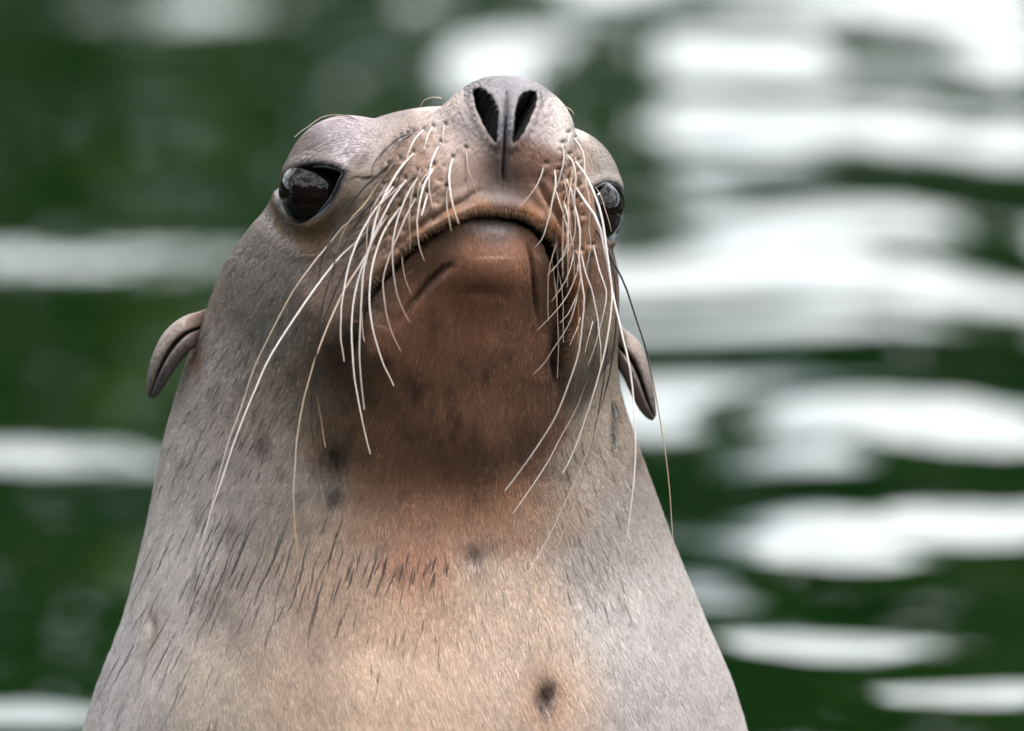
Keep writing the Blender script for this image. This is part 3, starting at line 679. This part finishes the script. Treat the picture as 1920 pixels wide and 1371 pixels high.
for k in range(900):
    i_ = int(np.clip(rng.normal(205, 75), 25, 375)); dx_, dy_ = ml_[i_ + 3] - ml_[i_ - 3]; l_ = math.hypot(dx_, dy_); nx_, ny_ = -dy_ / l_, dx_ / l_
    if ny_ < 0 and abs(ny_) > .2: nx_, ny_ = -nx_, -ny_
    if abs(ny_) <= .2: nx_, ny_ = (1, .1) if i_ < 200 else (-1, .1)
    u0, v0 = ml_[i_] - np.array([nx_, ny_]) * rng.uniform(7, 14); L_ = rng.uniform(8, 15); sw = rng.normal(0, .25)
    tt_ = np.linspace(0, 1, NS); qx = u0 + (nx_ + sw * ny_) * L_ * tt_; qy = v0 + (ny_ - sw * nx_) * L_ * tt_
    y0_ = float(np.median(surf(np.array([u0 - 3, u0, u0 + 3]), np.array([v0, v0, v0]))))
    if y0_ > 1e5: continue
    spts.append(unsee(qx, qy, y0_ - 1 + 0 * tt_ - 5 * tt_ * (1 - tt_))); srad.append(np.linspace(.55, .15, NS))
    lipc.append(lin((128,90,64)) * rng.uniform(.25, 1.2))
NST = len(spts)
allpts = np.vstack([pts.reshape(-1, 3), np.array(spts).reshape(-1, 3)]); rads = np.r_[rads, np.array(srad).ravel()]
hc = bpy.data.hair_curves.new('fur'); hc.add_curves([3] * NH + [NS] * NST)
hc.attributes['position'].data.foreach_set('vector', to_world(allpts).reshape(-1).astype(np.float32))
ra = hc.attributes.get('radius') or hc.attributes.new('radius', 'FLOAT', 'POINT')
ra.data.foreach_set('value', (rads * S).astype(np.float32))
hcol = col.reshape(-1, 3)[pick] * (1.02 + .13 * clump + .09 * clump2 + rng.normal(0, .075, NH))[:, None]
pale = rng.uniform(0, 1, NH) < .004 + .02 * np.exp(-(((pu[keep] - 860) / 130) ** 2 + ((pv[keep] - 720) / 130) ** 2))
hcol[pale] = hcol[pale] * .4 + lin((196,170,150)) * .6
hcol = np.clip(hcol, .003, .8)
hcol = np.vstack([hcol, np.repeat(np.array([[.014, .011, .010]]), NST - len(lipc), 0), np.array(lipc)])
ca = hc.attributes.new('tint', 'FLOAT_COLOR', 'CURVE'); ca.data.foreach_set('color', np.c_[hcol, np.ones(NH + NST)].ravel().astype(np.float32))
mh, t, p = new_mat('sea_lion_fur')
at = t.nodes.new('ShaderNodeAttribute'); at.attribute_name = 'tint'; t.links.new(at.outputs['Color'], p.inputs['Base Color'])
p.inputs['Roughness'].default_value = .36; p.inputs['Specular IOR Level'].default_value = .5; p.inputs['Sheen Weight'].default_value = .12
hc.materials.append(mh)
fur = bpy.data.objects.new('fur', hc); COL.objects.link(fur); fur.parent = body_o; fur['kind'] = 'stuff'

# ------------------------------------------------------------------ eyes
me_, t, p = new_mat('wet_eye')
tcn = t.nodes.new('ShaderNodeTexCoord'); sx = t.nodes.new('ShaderNodeVectorMath'); sx.operation = 'LENGTH'
t.links.new(tcn.outputs['Object'], sx.inputs[0])
nz = t.nodes.new('ShaderNodeTexNoise'); nz.inputs['Scale'].default_value = 160; t.links.new(tcn.outputs['Object'], nz.inputs['Vector'])
rp = t.nodes.new('ShaderNodeValToRGB'); rp.color_ramp.elements[0].color = (.0035, .002, .002, 1); rp.color_ramp.elements[1].color = (.010, .005, .005, 1)
t.links.new(nz.outputs[0], rp.inputs[0]); t.links.new(rp.outputs[0], p.inputs['Base Color'])
p.inputs['Roughness'].default_value = .03; p.inputs['Specular IOR Level'].default_value = .26
ml, t, p = new_mat('wet_eyelid'); p.inputs['Base Color'].default_value = (.012, .012, .015, 1); p.inputs['Roughness'].default_value = .22
mlow, t, p = new_mat('grey_eyelid'); p.inputs['Base Color'].default_value = (.040, .044, .058, 1); p.inputs['Roughness'].default_value = .28
def sphere(name, c, r, mat, parent, n=64):
    th_ = np.linspace(0, np.pi, n)[:, None]; ph_ = np.linspace(0, 2 * np.pi, 2 * n, endpoint=False)[None]
    Vv = np.stack([np.sin(th_) * np.cos(ph_), np.sin(th_) * np.sin(ph_), np.cos(th_) * np.ones_like(ph_)], -1).reshape(-1, 3) * r
    o = link_mesh(name, Vv, grid_faces(n, 2 * n, True), mat, parent); o.location = c; return o
def tube(name, P, r, mat, parent, sides=6, closed=False):
    P = np.asarray(P, float); r = np.broadcast_to(np.asarray(r, float), (len(P),))
    T = np.gradient(P, axis=0) if not closed else np.roll(P, -1, 0) - np.roll(P, 1, 0)
    T /= np.linalg.norm(T, axis=1)[:, None] + 1e-12
    ref = np.array([.21, .95, .1]); A_ = np.cross(T, ref); A_ /= np.linalg.norm(A_, axis=1)[:, None] + 1e-12; B_ = np.cross(T, A_)
    an = np.linspace(0, 2 * np.pi, sides, endpoint=False)
    Vv = P[:, None] + r[:, None, None] * (np.cos(an)[None, :, None] * A_[:, None] + np.sin(an)[None, :, None] * B_[:, None])
    n = len(P)
    F = grid_faces(n, sides, True)
    if closed:
        j = np.arange(sides); j2 = (j + 1) % sides
        F = np.vstack([F, np.stack([(n - 1) * sides + j, (n - 1) * sides + j2, j2, j], 1)])
    return link_mesh(name, Vv.reshape(-1, 3), F, mat, parent)
EYES = [(EYE_L, (593, 362), 69, None), (EYE_R, (1105, 394), 63, None)]
for E_, (cu, cv), R_, _ in EYES:
    m = region(E_, 6); d = sdist(U[m], V[m], E_)
    ring = base[m][np.abs(d) < 4]; rn = N[m][np.abs(d) < 4]
    c0 = ring.mean(0); nv = rn.mean(0); nv /= np.linalg.norm(nv)
    rr_ = np.linalg.norm((ring - c0) - ((ring - c0) @ nv)[:, None] * nv, axis=1).mean()
    # the ball sits behind the opening, its front a little behind the lids
    ins_ = sdist(U[m], V[m], E_) < -8
    yy_ = np.min(base[m][ins_][:, 1] - np.sqrt(np.clip(R_ ** 2 - (U[m][ins_] - cu) ** 2 - (V[m][ins_] - cv) ** 2, 0, None)) * -1) 
    centre = unsee(np.array(cu * 1.0), np.array(cv * 1.0), np.array(yy_ + 40))
    print('eye', c0, nv, rr_)
    eo = sphere('eye', to_world(centre), R_ * S, me_, body_o)
    Ln = smooth_line(list(E_) + [E_[0]], 49)[:-1]
    cy = np.mean([q_[1] for q_ in E_])
    yd = np.array([G[m][np.argmin((U[m] - u) ** 2 + (V[m] - v) ** 2 + 30 * (d < 1))][1] for u, v in Ln])
    yd = (yd + np.roll(yd, 1) + np.roll(yd, -1) + np.roll(yd, 2) + np.roll(yd, -2)) / 5
    lo_ = np.array([v > cy + 6 for u, v in Ln])
    P3 = to_world(unsee(Ln[:, 0], Ln[:, 1], yd + 2))
    lid = tube('eyelid', P3, 3.6 * S, ml, eo, 8, True); lid.data.materials.append(mlow)
    lid.parent = eo; lid.matrix_parent_inverse = Matrix.Translation(-eo.location)
    mi = np.zeros(len(lid.data.polygons), np.int32); nq = len(Ln)
    for k in range(len(mi)):
        if lo_[min(k // 8, nq - 1)]: mi[k] = 1
    lid.data.polygons.foreach_set('material_index', mi)

# ------------------------------------------------------------------ ears: thick rolled leaves, open towards the viewer
mear, t, p = new_mat('ear_skin')
at = t.nodes.new('ShaderNodeAttribute'); at.attribute_name = 'pigment'
nz = t.nodes.new('ShaderNodeTexNoise'); nz.inputs['Scale'].default_value = 420; nz.inputs['Detail'].default_value = 6
r1 = t.nodes.new('ShaderNodeMapRange'); r1.inputs[3].default_value = .45; r1.inputs[4].default_value = 1.5; t.links.new(nz.outputs[0], r1.inputs[0])
gm = t.nodes.new('ShaderNodeNewGeometry'); t.links.new(gm.outputs['Position'], nz.inputs['Vector'])
mul = t.nodes.new('ShaderNodeVectorMath'); mul.operation = 'SCALE'; t.links.new(at.outputs['Color'], mul.inputs[0]); t.links.new(r1.outputs[0], mul.inputs[3]); t.links.new(mul.outputs[0], p.inputs['Base Color'])
p.inputs['Roughness'].default_value = .45
bp = t.nodes.new('ShaderNodeBump'); bp.inputs['Strength'].default_value = .8; bp.inputs['Distance'].default_value = .0008; t.links.new(nz.outputs[0], bp.inputs['Height']); t.links.new(bp.outputs[0], p.inputs['Normal'])
def ear(upper, lower, y0, y1, side):
    n = 44; a_ = smooth_line(upper, n); b_ = smooth_line(lower, n)
    mid = (a_ + b_) / 2; hw = np.linalg.norm(a_ - b_, axis=1) / 2
    sp = np.linspace(0, 1, n); yd = y0 + (y1 - y0) * sp + 95 * (1 - sstep(0, .28, sp))
    hw = hw * (.55 + .45 * sstep(0, .22, sp))
    na = 40; Vv = []; cc = []
    for k in range(n):
        up_ = (a_[k] - b_[k]) / (2 * hw[k] + 1e-6)
        gap = .05 + .11 * math.sin(math.pi * min(1, sp[k] * 1.0)) ** .7 if sp[k] < .97 else .08   # half opening, radians
        gc = .02                                        # centre of the opening, below straight-on
        f_out = np.linspace(gc + gap, gc + 2 * np.pi - gap, na // 2)
        thk = .55 if sp[k] < .9 else .55 + .4 * (sp[k] - .9) / .1
        ring = []
        for f in f_out: ring.append((f, 1.0))
        for f in f_out[::-1]: ring.append((f, 1.0 - thk))
        for f, q_ in ring:
            # f = 0 faces the viewer, pi/2 is the upper edge
            rr = hw[k] * q_
            low = 1.3 if math.sin(f) < .02 and math.cos(f) > 0 else 1.0
            off = rr * math.sin(f)
            rr *= 1 + .05 * math.sin(9 * f + 5 * sp[k]) + .035 * math.sin(23 * sp[k] + 3 * f)
            dpt = -rr * math.cos(f) * .75 * low
            Vv.append(unsee(np.array(mid[k][0] + up_[0] * off), np.array(mid[k][1] + up_[1] * off), np.array(yd[k] + dpt)))
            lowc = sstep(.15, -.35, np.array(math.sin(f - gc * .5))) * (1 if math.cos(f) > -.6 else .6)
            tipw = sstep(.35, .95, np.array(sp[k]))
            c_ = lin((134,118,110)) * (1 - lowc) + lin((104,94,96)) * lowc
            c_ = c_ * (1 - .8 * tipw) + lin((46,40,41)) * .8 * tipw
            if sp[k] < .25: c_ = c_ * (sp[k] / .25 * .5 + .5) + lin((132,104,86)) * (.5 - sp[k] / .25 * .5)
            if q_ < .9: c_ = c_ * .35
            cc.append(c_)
    Vv = np.array(Vv); na2 = len(Vv) // n
    tip = Vv[-na2:].mean(0)
    F = grid_faces(n, na2, True)
    Vv = np.vstack([Vv, np.repeat(tip[None], na2, 0)]); cc += [lin((46,40,40))] * na2
    j = np.arange(na2); j2 = (j + 1) % na2; o_ = (n - 1) * na2
    F = np.vstack([F, np.stack([o_ + j, o_ + j2, o_ + na2 + j2, o_ + na2 + j], 1)])
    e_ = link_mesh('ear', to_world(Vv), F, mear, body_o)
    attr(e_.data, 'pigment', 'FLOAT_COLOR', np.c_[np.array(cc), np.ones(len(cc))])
    e_.data['n'] = 1
    md = e_.modifiers.new('soft', 'SUBSURF'); md.levels = 1; md.render_levels = 1
    return e_
yl = nearest_depth(372, 620); yr = nearest_depth(1152, 660); print('ear depths', yl, yr)
ear([(398,574),(374,583),(350,590),(326,604),(305,626),(290,654),(281,680),(276,705),(274,728),(277,744)],
    [(392,640),(374,648),(358,656),(348,668),(336,684),(322,704),(310,722),(300,738),(292,745),(285,747)], yl - 75, yl - 60, -1)
ear([(1140,575),(1154,592),(1167,612),(1184,626),(1200,642),(1212,668),(1219,696),(1225,724),(1229,752),(1231,778)],
    [(1140,668),(1152,684),(1162,698),(1170,712),(1178,730),(1188,750),(1198,768),(1208,780),(1216,786),(1224,789)], yr - 20, yr - 40, 1)

# ------------------------------------------------------------------ whiskers
mwh, t, p = new_mat('whisker_horn')
at = t.nodes.new('ShaderNodeAttribute'); at.attribute_name = 'tone'; t.links.new(at.outputs['Color'], p.inputs['Base Color'])
p.inputs['Roughness'].default_value = .3; p.inputs['Specular IOR Level'].default_value = .5
p.inputs['Subsurface Weight'].default_value = .0
for k in range(36):
    left = k < 22
    x_, y_ = (rng.uniform(715, 850), rng.uniform(270, 440)) if left else (rng.uniform(1035, 1085), rng.uniform(270, 500))
    if left and y_ > 250 + (870 - x_) * 1.35: continue
    l_ = rng.uniform(60, 170) if left else rng.uniform(90, 260); a_ = rng.uniform(.25, .75) if left else rng.uniform(-.3, .35)
    WK.append(([(x_, y_), (x_ - l_ * .30 * a_ * 1.6, y_ + l_ * .36), (x_ - l_ * .48 * a_ * 1.2, y_ + l_ * .70), (x_ - l_ * .55 * a_, y_ + l_)], rng.uniform(2.2, 3.9), 1.0, [(PALE, PALE, TAN), (TAN, TAN, PALE), (DARK, DARK, TAN), (WHITE, PALE, PALE)][rng.integers(4)]))
def whisker(pts, w0, w1, tones, arch):
    L = float(np.sum(np.linalg.norm(np.diff(np.array(pts, float), axis=0), axis=1)))
    n = int(np.clip(L / 14, 8, 26)); p_ = smooth_line(pts, n)
    p_[1:, 0] += np.convolve(rng.normal(0, .012 * min(L, 160), n + 2), [.25, .5, .25], 'valid')[1:] * np.linspace(0, 1, n)[1:] ** .5 * .5; t_ = np.linspace(0, 1, n)
    sy = surf(p_[:, 0], p_[:, 1])
    y0 = sy[0] if sy[0] < 1e5 else nearest_depth(*p_[0])
    yq = np.where(sy > 1e5, 1e5, sy - 5)
    shape = t_ * (1 - .45 * t_)
    need = np.max(np.where(t_ > .08, (y0 - yq) / np.maximum(shape, .05), -1e9))
    b = max(arch * L, need if need > 0 else 0)
    y = y0 + 3 - b * shape
    r = .82 * (w0 + (w1 - w0) * t_ ** .75) / 2 * np.clip(t_ * 9 + .75, 0, 1)
    o = tube('whisker', to_world(unsee(p_[:, 0], p_[:, 1], y)), r * S, mwh, body_o, 6)
    tn = np.array(tones); q_ = np.linspace(0, 1, len(tn))
    c_ = np.stack([np.interp(t_, q_, tn[:, k]) for k in range(3)], 1) * rng.uniform(.78, 1.05) * (1 + rng.normal(0, .06, (n, 1)))
    c_ = np.clip(c_, .003, .9)
    attr(o.data, 'tone', 'FLOAT_COLOR', np.repeat(np.c_[c_, np.ones(n)], 6, axis=0))
    return o
for w_ in WK: whisker(*w_, .22)
for w_ in BROW:
    o = whisker(*w_, .05); o.name = 'brow_whisker'
print('done')
